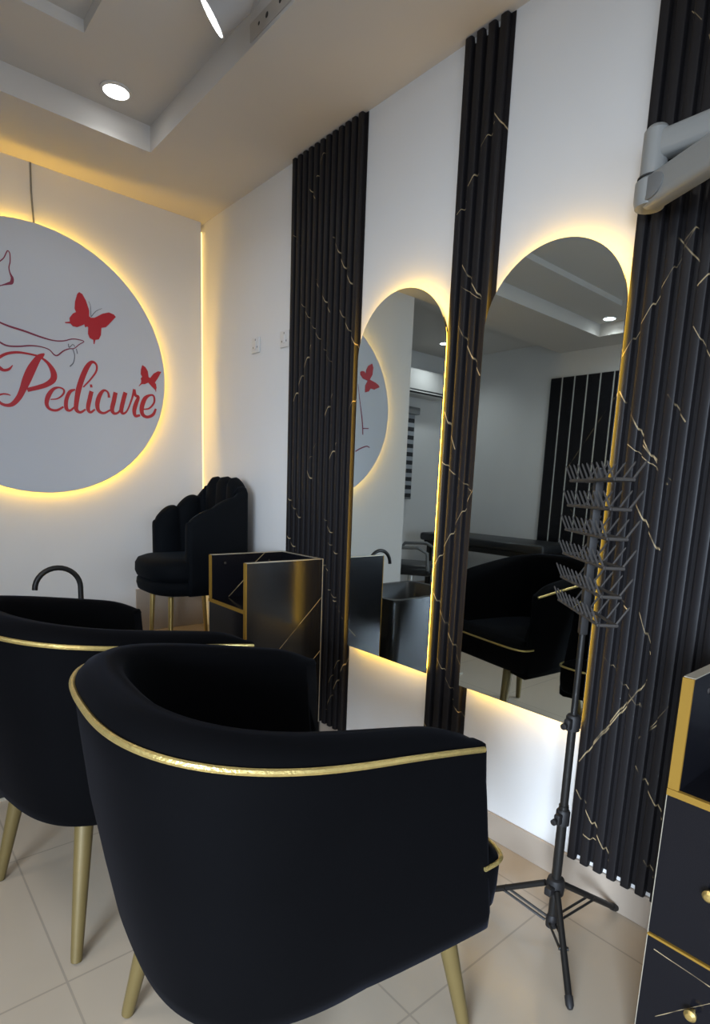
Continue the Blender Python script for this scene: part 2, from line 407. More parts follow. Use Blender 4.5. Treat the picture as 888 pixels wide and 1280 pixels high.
VEIN_1 = [(-1.187, 2.656, -1.133, 2.56), (-1.084, 2.527, -1.127, 2.476), (-1.262, 2.287, -1.397, 2.065), (-0.962, 2.373, -1.019, 2.307), (-1.137, 2.148, -1.258, 1.984), (-1.325, 1.983, -1.453, 1.801), (-1.04, 2.06, -1.269, 1.775), (-1.122, 1.87, -0.988, 1.631), (-1.295, 1.641, -1.24, 1.548), (-1.446, 1.617, -1.396, 1.538), (-0.955, 1.17, -1.061, 1.07), (-1.096, 1.328, -1.143, 1.26), (-1.257, 1.089, -1.308, 1.025), (-1.293, 0.98, -1.361, 0.925), (-0.952, 0.981, -1.031, 0.914), (-1.188, 1.444, -1.128, 1.36), (-1.331, 1.428, -1.275, 1.346), (-1.209, 0.903, -1.3, 0.849), (-1.304, 0.761, -1.354, 0.727), (-1.344, 0.718, -1.42, 0.644), (-1.457, 0.478, -1.307, 0.17), (-1.405, 0.465, -1.326, 0.312)]
VEIN_2 = [(-2.097, 2.399, -2.038, 2.339), (-2.089, 2.429, -2.154, 2.347), (-2.042, 2.294, -2.002, 2.243), (-2.0, 2.198, -1.961, 2.168), (-1.998, 2.001, -2.098, 1.856), (-1.999, 1.805, -2.11, 1.627), (-2.0, 1.931, -2.099, 1.864), (-1.96, 1.518, -2.021, 1.385), (-1.964, 1.341, -2.106, 1.241), (-2.115, 1.247, -1.953, 0.952), (-1.961, 0.854, -2.112, 0.61), (-2.042, 1.737, -2.107, 1.631), (-1.994, 0.612, -2.085, 0.491), (-2.075, 0.463, -2.145, 0.405), (-1.95, 0.33, -1.981, 0.3)]
VEIN_5 = [(-2.755, 1.909, -2.601, 1.623), (-2.8, 1.793, -2.776, 1.769), (-2.688, 1.926, -2.774, 1.825), (-2.779, 1.673, -2.829, 1.593), (-2.605, 1.531, -2.758, 1.279), (-2.736, 1.512, -2.79, 1.438), (-2.644, 1.387, -2.768, 1.29), (-2.683, 1.387, -2.73, 1.336), (-2.681, 1.233, -2.759, 1.103), (-2.649, 0.774, -2.78, 0.633), (-2.777, 0.742, -2.645, 0.496), (-2.818, 0.623, -2.772, 0.564), (-2.732, 0.926, -2.778, 0.814), (-2.647, 0.97, -2.702, 0.924), (-2.724, 0.657, -2.606, 0.427), (-2.842, 0.682, -2.774, 0.564), (-2.607, 0.334, -2.732, 0.156), (-2.774, 0.482, -2.865, 0.356), (-2.757, 0.664, -2.779, 0.632), (-2.642, 0.2, -2.687, 0.188), (-2.83, 0.214, -2.863, 0.175), (-2.674, 2.424, -2.707, 2.38), (-2.721, 2.352, -2.737, 2.321), (-2.756, 1.911, -2.729, 1.882), (-2.663, 1.971, -2.708, 1.91)]
VEIN_B = [(-0.001, 0.749, -0.262, 0.501), (0.006, 0.493, -0.095, 0.402)]
VEIN_A = [(-0.137, 0.908, -0.231, 0.829), (-0.239, 0.792, -0.342, 0.698)]
VEIN_BACK = [(-1.222, 0.9, -1.301, 0.855), (-1.304, 0.795, -1.374, 0.745)]

# ================================================================== setting
XL, YB, YF, H = -4.1, 1.6, -5.5, 2.7
structure(link('floor', B(XL - .1, .1, YF - .1, YB + .1, -.1, 0), FLOOR, smooth=False))
structure(link('wall_right', B(0, .12, YF - .1, YB + .1, 0, 3.1), WALL, smooth=False))
bm = bmesh.new()                                     # left wall with the glazed entrance behind the camera
gy0, gy1, gz1 = -5.35, -3.85, 2.1
for q in ((YF - .1, gy0, 0, 3.1), (gy1, YB + .1, 0, 3.1), (gy0, gy1, gz1, 3.1)):
    box(bm, XL - .12, XL, q[0], q[1], q[2], q[3])
structure(link('wall_left', bm, WALL, smooth=False))
# back wall: a boarded face standing a little off the corner, with a light strip in the gap
bm = bmesh.new()
box(bm, -1.813, -.020, 0, .05, 0, 2.70)
box(bm, -1.813, 0, .08, YB, 0, 3.0)
structure(link('wall_back', bm, WALL, smooth=False))
bm = bmesh.new()                                     # deeper bay on the left, with a window
wx0, wx1, wz0, wz1 = -3.40, -2.45, 1.15, 2.1
for q in ((XL, wx0, 0, 3.0), (wx1, -1.813, 0, 3.0), (wx0, wx1, 0, wz0), (wx0, wx1, wz1, 3.0)):
    box(bm, q[0], q[1], YB, YB + .1, q[2], q[3])
structure(link('wall_bay', bm, WALL, smooth=False))
bm = bmesh.new()                                     # front wall behind the camera, its opening added for the fill light
for q in ((XL, -3.4, 0, 3.0), (-.8, 0, 0, 3.0), (-3.4, -.8, 0, .3), (-3.4, -.8, 2.3, 3.0)):
    box(bm, q[0], q[1], YF - .1, YF, q[2], q[3])
structure(link('wall_front', bm, WALL, smooth=False))
w1 = structure(link('fill_window', B(-3.4, -.8, YF - .06, YF - .05, .3, 2.3), GLASS, smooth=False))  # unseen window, added to bring cool fill light into the room
bm = bmesh.new()
for x in (-3.4, -2.13, -.86):
    box(bm, x, x + .06, YF - .09, YF - .02, .3, 2.3)
for z in (.3, 2.24):
    box(bm, -3.4, -.8, YF - .09, YF - .02, z, z + .06)
link('window_frame', bm, BLACK_METAL, w1, smooth=False)  # frame of the added window
wf = structure(link('door_1', B(XL - .035, XL - .025, gy0, gy1, 0, gz1), GLASS, smooth=False))
bm = bmesh.new()
for y in (gy0, -4.63, gy1 - .06):
    box(bm, XL - .06, XL, y, y + .06, 0, gz1)
box(bm, XL - .06, XL, gy0, gy1, gz1 - .06, gz1)
link('door_frame', bm, BLACK_METAL, wf, smooth=False)
w2 = structure(link('window_1', B(wx0, wx1, YB + .05, YB + .06, wz0, wz1), GLASS, smooth=False))
bm = bmesh.new()
for x in (wx0, wx1 - .04):
    box(bm, x, x + .04, YB + .03, YB + .08, wz0, wz1)
for z in (wz0, wz1 - .04):
    box(bm, wx0, wx1, YB + .03, YB + .08, z, z + .04)
link('window_frame', bm, WHITE_PLASTIC, w2, smooth=False)

# ceiling with a two-step recess
bm = bmesh.new()
TX0, TX1, TY0, TY1 = -3.73, -.5064, -4.9, -.512
def ring(bm, o, i, z):
    (a0, a1, b0, b1), (c0, c1, d0, d1) = o, i
    A = [bm.verts.new(p) for p in ((a0, b0, z), (a1, b0, z), (a1, b1, z), (a0, b1, z))]
    C = [bm.verts.new(p) for p in ((c0, d0, z), (c1, d0, z), (c1, d1, z), (c0, d1, z))]
    for k in range(4):
        bm.faces.new((A[k], A[(k + 1) % 4], C[(k + 1) % 4], C[k]))
    return A, C
_, c1 = ring(bm, (XL, 0, YF, .1), (TX0, TX1, TY0, TY1), H)
IN = (TX0 + .385, TX1 - .385, TY0 + .385, TY1 - .385)
o2, i2 = ring(bm, (TX0, TX1, TY0, TY1), IN, 2.808)
for k in range(4):
    bm.faces.new((c1[k], c1[(k + 1) % 4], o2[(k + 1) % 4], o2[k]))
top = [bm.verts.new((x, y, 2.85)) for x, y in ((IN[0], IN[2]), (IN[1], IN[2]), (IN[1], IN[3]), (IN[0], IN[3]))]
for k in range(4):
    bm.faces.new((i2[k], i2[(k + 1) % 4], top[(k + 1) % 4], top[k]))
bm.faces.new(top)
v = [bm.verts.new(p) for p in ((XL, .1, H), (-1.813, .1, H), (-1.813, .1, 2.82), (XL, .1, 2.82), (-1.813, YB, 2.82), (XL, YB, 2.82))]
bm.faces.new(v[:4]); bm.faces.new((v[3], v[2], v[4], v[5]))
box(bm, XL - .1, .1, YF - .1, YB + .1, 3.0, 3.1)
structure(link('ceiling', bm, CEIL, smooth=False))

def skirt(name, *a):
    structure(link(name, B(*a, bevel=.002, seg=1), SKIRT, smooth=False))
skirt('baseboard_right', -.011, 0, YF, -.002, 0, .0976)
skirt('baseboard_back', -1.813, -.012, -.011, 0, 0, .0976)
skirt('baseboard_left', XL, XL + .011, gy1, YB, 0, .0976)
skirt('baseboard_bay', XL + .011, -1.813, YB - .011, YB, 0, .0976)

# warm light strips of the boarded back wall
tag(link('led_strip', B(-.0195, -.0005, .030, .036, .1, 2.66), E_CORNER, smooth=False), 'thin upright line of yellow light in the corner of back and right wall', 'led strip')

# ================================================================== fluted panels
def fluted(name, label, y1, y0, m, z0=.0985, z1=2.696, pitch=.0427, depth=.0226, fm=True):
    """vertical ribs with round shoulders on the right wall, from y1 (far) to y0 (near)"""
    n = max(1, round((y1 - y0) / pitch)); pt = (y1 - y0) / n
    prof = []                                         # (y, x, groove?)
    for k in range(n):
        a = y1 - k * pt
        if k == 0:
            prof.append((a, -.002, 0))
        rb = [(.0, .35), (.01, .80), (.05, .94), (.14, 1.0), (.50, 1.0), (.58, .94), (.62, .80), (.63, .35)]
        for s, d in rb:
            prof.append((a - s * pt, -depth * d, 0))
        if k < n - 1:
            prof += [(a - .64 * pt, -.004, 1), (a - .99 * pt, -.004, 1)]
        else:
            prof.append((a - .635 * pt, -.004, 0)); prof.append((y0, -.004, 0)); prof.append((y0, -.002, 0))
    bm = bmesh.new()
    vs = []
    for z, dz in ((z0, .013), (z1, -.016)):
        vs.append([bm.verts.new((x, y, z + (dz if g else 0))) for y, x, g in prof])
    for i in range(len(prof) - 1):
        bm.faces.new((vs[0][i], vs[0][i + 1], vs[1][i + 1], vs[1][i]))
    nb = len(prof)
    for row, in ((vs[0],), (vs[1],)):                # close the rib ends
        i = 0
        while i < nb:
            j = i
            while j < nb and not prof[j][2]:
                j += 1
            if j - i > 2:
                bm.faces.new(row[i:j])
            i = j
            while i < nb and prof[i][2]:
                i += 1
    return tag(link(name, bm, m, smooth=True, auto=.5), label, 'wall panel', 'fluted wall panels')
MV1 = veined('fluted_marble_a', VEIN_1, (1, 2))
MV2 = veined('fluted_marble_b', VEIN_2, (1, 2))
MV5 = veined('fluted_marble_c', VEIN_5, (1, 2))
fluted('fluted_wall_panel', 'wide black fluted marble panel between the wall sockets and the far arched mirror', -.9395, -1.450, MV1)
fluted('fluted_wall_panel', 'narrow black fluted marble strip between the two arched mirrors', -1.9495, -2.1366, MV2)
fluted('fluted_wall_panel', 'black fluted marble panel behind the braiding rack and the grey wall arm', -2.5982, -3.12, MV5)

# ================================================================== arched mirrors
def arch_outline(w, zb, zt, er, inset=0.0, n=36):
    w2 = w / 2 - inset
    zs = zt - er
    pts = [(-w2, zb + inset), (w2, zb + inset)]
    pts += [(w2 * math.cos(t), zs + (er - inset) * math.sin(t)) for t in np.linspace(0, PI, n)]
    return pts
def arched_mirror(label, yc):
    t = thing('arched_mirror', label, 'mirror', (0, yc, .5373), 0, 'arched wall mirrors')
    w, zb, zt, er = .4793, 0.0, 1.4413, .2268
    to3 = lambda a, b, d: (-d, a, b)
    bm = bmesh.new(); prism(bm, arch_outline(w, zb, zt, er), to3, .0315, .0367)
    link('mirror_glass', bm, MIRROR, t, smooth=False)
    bm = bmesh.new(); prism(bm, arch_outline(w, zb, zt, er, .018), to3, .001, .0315)
    link('backing_board', bm, BLACK_METAL, t, smooth=False)
    bm = bmesh.new()
    o = arch_outline(w, zb, zt, er, .015)
    loft(bm, [[to3(a, b, .012) for a, b in o], [to3(a, b, .0312) for a, b in o]], True, False)
    link('led_strip', bm, E_MIRROR, t, smooth=False)
    return t
arched_mirror('backlit arched mirror farther from the camera, between the wide fluted panel and narrow strip', -1.719)
arched_mirror('backlit arched mirror nearer to the camera, behind the braiding rack', -2.3652)

# ================================================================== round pedicure sign
DX, DZ, DR = -.9073, 1.7816, .6394
t = thing('round_sign', 'round backlit white pedicure sign with red lettering on the back wall', 'sign', (DX, 0, DZ))
bm = bmesh.new(); lathe(bm, [(DR - .003, -.035), (DR, -.038), (DR, -.046), (DR - .002, -.0491)], axis='Y', n=128)
link('sign_board', bm, SIGN_WHITE, t)
link('backing_board', LATHE([(DR - .045, -.035), (DR - .045, -.001)], axis='Y', n=96), BLACK_METAL, t)
bm = bmesh.new()
loft(bm, [[((DR - .041) * math.cos(a), d, (DR - .041) * math.sin(a)) for a in np.linspace(0, 2 * PI, 96, endpoint=False)] for d in (-.012, -.025)], True, False)
link('led_strip', bm, E_DISC, t)
FACE = -.0493
def ribbon(bm, st, d=.0008, k=5, wmul=1.0):
    P = spline(st, k)
    L, R = [], []
    for i, p in enumerate(P):
        tg = P[min(i + 1, len(P) - 1)][:2] - P[max(i - 1, 0)][:2]
        tg = tg / (np.hypot(*tg) + 1e-9)
        n = np.array([-tg[1], tg[0]]) * max(p[2], .001) * .5 * wmul
        L.append(p[:2] + n); R.append(p[:2] - n)
    rows = []
    for a, b in zip(L, R):
        rows.append([bm.verts.new((q[0] - DX, FACE - dd, q[1] - DZ)) for q, dd in ((a, 0), (a, d), (b, d), (b, 0))])
    for r0, r1 in zip(rows[:-1], rows[1:]):
        for j in range(3):
            bm.faces.new((r0[j], r0[j + 1], r1[j + 1], r1[j]))
    bm.faces.new(rows[0]); bm.faces.new(rows[-1])
def art(name, m, strokes=(), polys=(), label=None, k=5, wmul=1.0, d=.0010):
    bm = bmesh.new()
    for i, s in enumerate(strokes):
        ribbon(bm, s, k=k, wmul=wmul, d=d + (i % 5) * .0003)
    for pl in polys:
        prism(bm, [(a - DX, b - DZ) for a, b in pl], lambda a, b, dd: (a, FACE - dd, b), 0, d + .0020)
    o = link(name, bm, m, t, smooth=False)
    if label:
        o['label'] = label
    return o
art('lettering', SIGN_RED, LETTERS, label='red script word Pedicure')
art('foot_drawing', SIGN_PLUM, LINE_ART, label='thin plum line drawing of leg and feet', k=6)
art('ribbon_drawing', SIGN_GREY, RIBBON)
art('butterfly', SIGN_RED, FLY_A_TAILS, [FLY_A], label='larger red butterfly')
art('feeler_drawing', SIGN_GREY, FLY_A_FEELERS, wmul=.8)
art('butterfly', SIGN_RED, FLY_B_TAILS, [FLY_B], label='small red butterfly above the last letter')
art('butterfly', SIGN_RED, (), [FLY_C], label='red butterfly near the left rim')
art('line_drawing', SIGN_PLUM, LINE_C)
tag(link('cable', TUBE([(-.888, -.003, 2.699), (-.891, -.004, 2.57), (-.887, -.004, 2.45), (-.886, -.006, 2.38)], .0042, n=8), GREY_DARK), 'thin grey cable running down the back wall into the round sign', 'cable')

# ================================================================== tub chairs
CW, CD, CN, CXF, CZB, CZF, CFL, CQ = .3375, .396, 2.67, .2296, .8697, .7653, -.231, .0285
Z0 = .364
def u_path(nb=64, ns=14):
    e = 2 / CN
    tt = np.linspace(PI / 2, 1.5 * PI, nb)
    X = CD * np.sign(np.cos(tt)) * np.abs(np.cos(tt)) ** e
    Y = CW * np.sign(np.sin(tt)) * np.abs(np.sin(tt)) ** e
    X = np.r_[np.linspace(CXF, 0, ns)[:-1], X, np.linspace(0, CXF, ns)[1:]]
    Y = np.r_[np.full(ns - 1, CW), Y, np.full(ns - 1, -CW)]
    P = np.stack([X, Y], 1)
    d = np.r_[0, np.cumsum(np.hypot(*np.diff(P, axis=0).T))]          # even spacing
    s = np.linspace(0, d[-1], 96)
    P = np.stack([np.interp(s, d, P[:, 0]), np.interp(s, d, P[:, 1])], 1)
    sx = (P[:, 0] + CD) / (CXF + CD)
    Z = CZB + (CZF - CZB) * sx + CQ * sx * (1 - sx)
    P[:, 1] *= 1 + CFL * P[:, 0]
    T = np.gradient(P, axis=0); T /= np.hypot(*T.T)[:, None]
    N = np.stack([-T[:, 1], T[:, 0]], 1)                               # inward
    if (N[48] @ -P[48]) < 0:
        N = -N
    for _ in range(10):                                                # soften corners of the offset
        N[1:-1] = (N[:-2] + 2 * N[1:-1] + N[2:]) / 4
        N /= np.hypot(*N.T)[:, None]
    return P, Z, N, sx
PP, PZ, PN, PS = u_path()
def tub_chair(label, loc, rz):
    t = thing('tub_chair', label, 'chair', loc, rz, 'black velvet tub chairs with gold legs')
    bm = bmesh.new()
    rings, pip = [], []
    for p, zr, n, s in zip(PP, PZ, PN, PS):
        back = 1 - s
        ob = .010 + .052 * back ** 1.5 - .030 * max(0.0, (s - .6) / .4)                          # how far the shell draws in at its foot
        tip = max(0.0, (s - .80) / .20)
        th = .088
        sl = 1 - .34 * max(0.0, (s - .45) / .55) ** 1.5               # arms grow slimmer to the front
        dz = 1 - .70 * tip ** 2
        sec = [(ob + .022, Z0), (ob + .005, Z0 + .008), (ob * .95, Z0 + .04), (ob * .62, Z0 + .16), (ob * .30, Z0 + .29), (ob * .08, zr - .075), (.000, zr - .012), (.004, zr + .004),
               (.018, zr + .020 * dz), (.042, zr + .031 * dz), (.066, zr + .029 * dz), (.083, zr + .014 * dz), (.090, zr - .012), (.094, zr - .08), (.10, zr - .2), (.11, Z0 + .04), (.12, Z0 + .005)]
        fwd = .034 * max(0, (s - .7) / .3)
        rg = []
        for off, z in sec:
            k = 1 - (z - Z0) / (zr - Z0 + .03)
            q = p + n * (off * sl if z > Z0 + .2 else off)
            cut = .045 * max(0.0, min(1.0, (off - .035) / .05)) * max(0.0, (s - .72) / .28) ** 3 if z > Z0 + .12 else 0.0   # arm fronts rounded towards the inside
            rg.append((q[0] + fwd * k - cut, q[1], z))
        rings.append(rg)
        pip.append((p[0] - n[0] * .002, p[1] - n[1] * .002, zr - .004))
    # rounded arm fronts
    def endcap(rg, s):
        c = np.mean(np.array(rg), axis=0)
        out = []
        for k, (sc, dx) in enumerate(((.985, .005), (.92, .010), (.5, .013))):
            out.append([(c[0] + (q[0] - c[0]) + dx, c[1] + (q[1] - c[1]) * sc, c[2] + (q[2] - c[2]) * (1 - (1 - sc) * .18)) for q in rg])
        return out
    a = endcap(rings[0], 0)
    b = endcap(rings[-1], 1)
    loft(bm, a[::-1] + rings + b, True, True)
    shell = link('backrest', bm, VELVET, t, auto=1.2)
    link('piping', TUBE(pip, .0058, n=8), GOLD_CORD, shell)['label'] = 'gold piping along the rim'
    # seat: cushion block with a rounded front standing out past the arms
    def seat_ring(z, ins):
        pts = []
        for a0 in np.linspace(-PI / 2, PI / 2, 33):
            pts.append((.244 + (.085 - ins) * abs(math.cos(a0)) ** .42, (.334 - ins) * math.copysign(abs(math.sin(a0)) ** .36, math.sin(a0)), z))
        side = [(.236, .330 - ins), (.230, .30 - ins * .5), (.222, .228 - ins), (.10, .228 - ins), (-.05, .225 - ins), (-.15, .20 - ins), (-.24, .14 - ins), (-.30 + ins, .06)]
        pts += [(x, y, z) for x, y in side] + [(x, -y, z) for x, y in side[::-1]]
        return pts
    bm = bmesh.new()
    loft(bm, [seat_ring(z, i) for z, i in ((.392, .04), (.398, .016), (.412, .005), (.45, .001), (.50, 0), (.514, .003), (.530, .020), (.541, .05), (.545, .058))], True, True)
    seat = link('seat', bm, VELVET, t, auto=1.2)
    sp = [(x, y, .513) for x, y, z in seat_ring(.513, -.002)]
    link('piping', TUBE(sp[:33], .0045, n=8), GOLD_CORD, seat)['label'] = 'gold piping round the seat front'
    link('seat_base', B(-.27, .24, -.2, .2, .374, .400, bevel=.008), BLACK_PLASTIC, t)
    for fx, fy, tx, ty in ((-.286, .243, -.215, .18), (-.286, -.243, -.215, -.18), (.335, .243, .255, .195), (.335, -.243, .255, -.195)):
        q = [Vector((tx, ty, .395)), Vector((fx, fy, .004))]
        link('leg', TUBE([q[0], q[0].lerp(q[1], .03), q[0].lerp(q[1], .97), q[1], q[1]], [.0245, .0245, .0145, .0135, .006], n=20), GOLD_LEG, t)
    return t
c1 = tub_chair('black velvet tub chair nearest the camera, gold piping along its rim', (-.9999, -2.4668, 0), -.076)
dup(c1, 'black velvet tub chair partly cut off by the left edge, behind the nearest chair', None, (-1.0808, -1.6779, 0), .190)

# ================================================================== vanity stations
def station(label, y1, y0, x_front, zs, ztop, zd, veinB, veinA, veinR):
    """wall desk: two tall side panels, low back panel, shelf, two drawers below"""
    t = thing('vanity_station', label, 'vanity', (0, 0, 0), 0, 'black marble vanity stations')
    th = .020
    MB = veined('station_side_marble', veinB, (0, 2), (.008, .008, .009), .2, .0022, spec=.35)
    MA = veined('station_inner_marble', veinA, (0, 2), (.006, .006, .008), .2, .0022, spec=.35)
    MR = veined('station_back_marble', veinR, (1, 2), (.006, .006, .008), .13, .0011)
    xb = -.027
    for nm, ya, yb, m_ in (('side_panel', y0, y0 + th, MB), ('side_panel', y1 - th, y1, MA)):
        p = link(nm, B(x_front + .002, xb, ya, yb, .0, ztop), m_, t, smooth=False)
        bm = bmesh.new()
        box(bm, x_front - .003, x_front + .002, ya - .0005, yb + .0005, zs if ya > y0 + .01 else .0, ztop + .001)
        link('gold_edge', bm, GOLD_EDGE, p, smooth=False)
        bm = bmesh.new()
        box(bm, x_front + .002, xb, ya - .0004, yb + .0004, ztop, ztop + .0025)
        box(bm, xb - .004, xb, ya - .001, ya, .1, ztop)
        link('edge_trim', bm, PALE_EDGE, p, smooth=False)
        for x in (-.36, -.12):
            if ya > y0 + .01:
                link('screw_cap', LATHE([(.006, 0), (.005, -.0016)], (x, ya, ztop - .04), 'Y', 12), RACK_GREY, p)
    p = link('back_panel', B(xb - .016, xb, y0 + th, y1 - th, .0, ztop), MR, t, smooth=False)
    link('edge_trim', B(xb - .016, xb, y0 + th, y1 - th, ztop, ztop + .0025), PALE_EDGE, p, smooth=False)
    sh = link('shelf', B(x_front + .004, xb - .016, y0 + th, y1 - th, zs - .018, zs), MR, t, smooth=False)
    link('gold_edge', B(x_front - .006, x_front + .004, y0 + th - .002, y1, zs - .012, zs + .001), GOLD_EDGE, sh, smooth=False)
    for za, zb_ in ((zd + .004, zs - .013), (.012, zd - .004)):
        d = link('drawer', B(x_front - .002, x_front + .018, y0 + th + .001, y1 - .001, za, zb_), MR, t, smooth=False)
        link('knob', LATHE([(.004, 0), (.004, -.010), (.011, -.013), (.012, -.020), (.007, -.025), (.001, -.026)], (x_front - .002, y1 - .105, (za + zb_) / 2 + (.05 if za < .1 else -.005)), 'X', 32), GOLD, d)
        for e in (zb_,):
            link('gold_edge', B(x_front - .004, x_front + .004, y0 + th, y1, e - .001, e + .004), GOLD_EDGE, d, smooth=False)
    link('edge_trim', B(x_front - .0028, x_front + .001, y1 - .0008, y1 + .0006, .0, zs), PALE_EDGE, t, smooth=False)
    return t
station('black marble vanity with gold edges standing below the wide fluted panel, beside the far mirror', -.925, -1.268, -.430, .694, .900, .335, VEIN_B, VEIN_A, VEIN_BACK)
station('black marble vanity with drawers cut off by the right edge, nearest the camera', -3.014, -3.357, -.450, .662, .896, .331, [(-.3, .4, -.1, .8)], [(-.35, .7, -.1, .86)], [(-3.05, .15, -3.2, .32), (-3.03, .3, -3.16, .29), (-3.1, .05, -3.35, .25)])

# ================================================================== scalloped reception chair on its platform
pl = thing('tiled_platform', 'low beige tiled platform in the far corner under the scalloped chair', 'platform', (0, 0, 0))
link('platform_top', B(-.76, -.012, -.90, -.002, 0, .335, bevel=.004), SKIRT, pl, smooth=False)
link('upstand', B(-.447, -.012, -.014, -.0005, .336, .592, bevel=.002), SKIRT, pl, smooth=False)

def shell_chair():
    cx, cy, zf = -.305, -.46, .336
    t = thing('accent_chair', 'dark velvet accent chair with scalloped back and gold legs in the far corner', 'chair', (cx, cy, zf), PI)
    t.scale = (.86, .86, 1.0)
    # local: faces +x, back at -x
    hw, bx = .285, -.20
    path = []
    for a in np.linspace(PI / 2, 1.5 * PI, 61):
        path.append((bx + .06 * 0 + .075 * math.copysign(abs(math.cos(a)) ** .75, math.cos(a)), hw * math.copysign(abs(math.sin(a)) ** .55, math.sin(a))))
    path = [(x, hw) for x in np.linspace(.125, bx, 14)[:-1]] + path + [(x, -hw) for x in np.linspace(bx, .125, 14)[1:]]
    P = np.array(path); d = np.r_[0, np.cumsum(np.hypot(*np.diff(P, axis=0).T))]
    s = np.linspace(0, d[-1], 121); P = np.stack([np.interp(s, d, P[:, 0]), np.interp(s, d, P[:, 1])], 1)
    T = np.gradient(P, axis=0); T /= np.hypot(*T.T)[:, None]; N = np.stack([-T[:, 1], T[:, 0]], 1)
    if N[60] @ (-P[60]) < 0:
        N = -N
    for _ in range(8):
        N[1:-1] = (N[:-2] + 2 * N[1:-1] + N[2:]) / 4; N /= np.hypot(*N.T)[:, None]
    bm = bmesh.new(); rings = []
    for i, (p, n) in enumerate(zip(P, N)):
        w = i / 120
        up = 1 - abs(2 * w - 1)                                     # 0 at arm fronts, 1 at mid back
        zt = .705 + .215 * min(1, (up / .80)) ** .9
        lobe = abs(math.sin(w * PI * 9))                            # nine channels
        tl = 1.0 if w > .40 else .25                                # the near wing has a plain sloping top
        zt += (.034 * lobe ** .6 - .024) * tl
        puff = .022 * lobe ** .5
        th = .065
        sec = [(.03, .32), (.012, .33), (.002, .40), (0, .55), (0, zt - .03), (.008, zt - .008), (.028, zt), (th - .010 + puff * .5, zt - .006), (th + puff, zt - .03), (th + .006 + puff, zt - .12), (th + .02 + puff * .8, .50), (th + .03, .40), (th + .03, .325)]
        rings.append([(p[0] + n[0] * o, p[1] + n[1] * o, z) for o, z in sec])
    def cap_end(rg):
        c = np.mean(np.array(rg), axis=0)
        return [[(q[0] + dx, c[1] + (q[1] - c[1]) * sc, c[2] + (q[2] - c[2]) * (1 - (1 - sc) * .12)) for q in rg] for sc, dx in ((.92, .010), (.6, .018))]
    loft(bm, cap_end(rings[0])[::-1] + rings + cap_end(rings[-1]), True, True)
    link('backrest', bm, VELVET_SHELL, t, auto=1.0)
    def sring(z, ins):
        pts = []
        for a in np.linspace(-PI / 2, PI / 2, 25):
            pts.append((.09 + (.225 - ins) * max(0, math.cos(a)) ** .7, (.268 - ins) * math.copysign(abs(math.sin(a)) ** .8, math.sin(a)), z))
        pts += [(x, (.262 - ins) * (1 if x > -.1 else .93), z) for x in (.0, -.1, -.2)]
        pts += [(x, -(.262 - ins) * (1 if x > -.1 else .93), z) for x in (-.2, -.1, .0)]
        return pts
    bm = bmesh.new(); loft(bm, [sring(z, i) for z, i in ((.318, .06), (.322, .03), (.332, .008), (.36, .0), (.385, .004), (.396, .02))], True, True)
    link('seat_base', bm, VELVET_SHELL, t, auto=1.2)
    bm = bmesh.new(); loft(bm, [sring(z, i) for z, i in ((.396, .022), (.402, .004), (.425, -.006), (.465, -.004), (.490, .012), (.503, .05), (.508, .12))], True, True)
    link('seat', bm, VELVET_SHELL, t, auto=1.2)
    for x, y, dx, dy in ((.20, .15, .015, .012), (.20, -.13, .015, -.012), (-.17, .2, -.03, .02), (-.17, -.2, -.03, -.02)):
        bm = TUBE([(x, y, .31), (x + dx, y + dy, .003)], [.016, .012], n=16)
        lg = link('leg', bm, GOLD, t)
        link('foot_cap', LATHE([(.013, .0), (.013, .012), (.010, .014)], (x + dx, y + dy, .0), n=14), BLACK_PLASTIC, lg)
    return t
shell_chair()

# ================================================================== pedicure basin with gooseneck tap (behind the tub chairs)
bs = thing('pedicure_basin', 'black pedicure basin standing on the floor behind the tub chairs', 'basin', (-1.14, -.72, 0))
bm = bmesh.new()
def rr(hx, hy, z, rad=.06, n=6):
    pts = []
    for cx, cy, a0 in ((hx - rad, hy - rad, 0), (-hx + rad, hy - rad, PI / 2), (-hx + rad, -hy + rad, PI), (hx - rad, -hy + rad, 1.5 * PI)):
        pts += [(cx + rad * math.cos(a0 + t), cy + rad * math.sin(a0 + t), z) for t in np.linspace(0, PI / 2, n)]
    return pts
loft(bm, [rr(.34, .27, 0), rr(.34, .27, .56), rr(.335, .265, .575), rr(.30, .23, .575), rr(.29, .22, .56), rr(.25, .18, .38), rr(.18, .12, .36)], True, True)
link('basin_body', bm, mat('black_gloss', (.008, .008, .009), .4), bs, auto=.7)
link('base_trim', B(-.342, .342, -.272, -.268, .0, .012), PALE_EDGE, bs, smooth=False)
tp = thing('gooseneck_tap', 'black gooseneck tap curving up behind the left tub chair', 'tap', (-.91, -.62, .5755))
arc = [(0, 0, .0), (0, 0, .10), (0, 0, .165)] + [(-.092 + .092 * math.cos(a), -.0 , .165 + .092 * math.sin(a)) for a in np.linspace(.15, PI, 16)] 
link('spout', TUBE(arc, .0115, n=14), BLACK_METAL, tp)
link('tap_base', LATHE([(.026, 0), (.026, .02), (.016, .03), (.015, .05)], n=20), BLACK_METAL, tp)
link('lever', TUBE([(0, -.012, .04), (.0, -.05, .055)], [.007, .005], n=10), BLACK_METAL, tp)

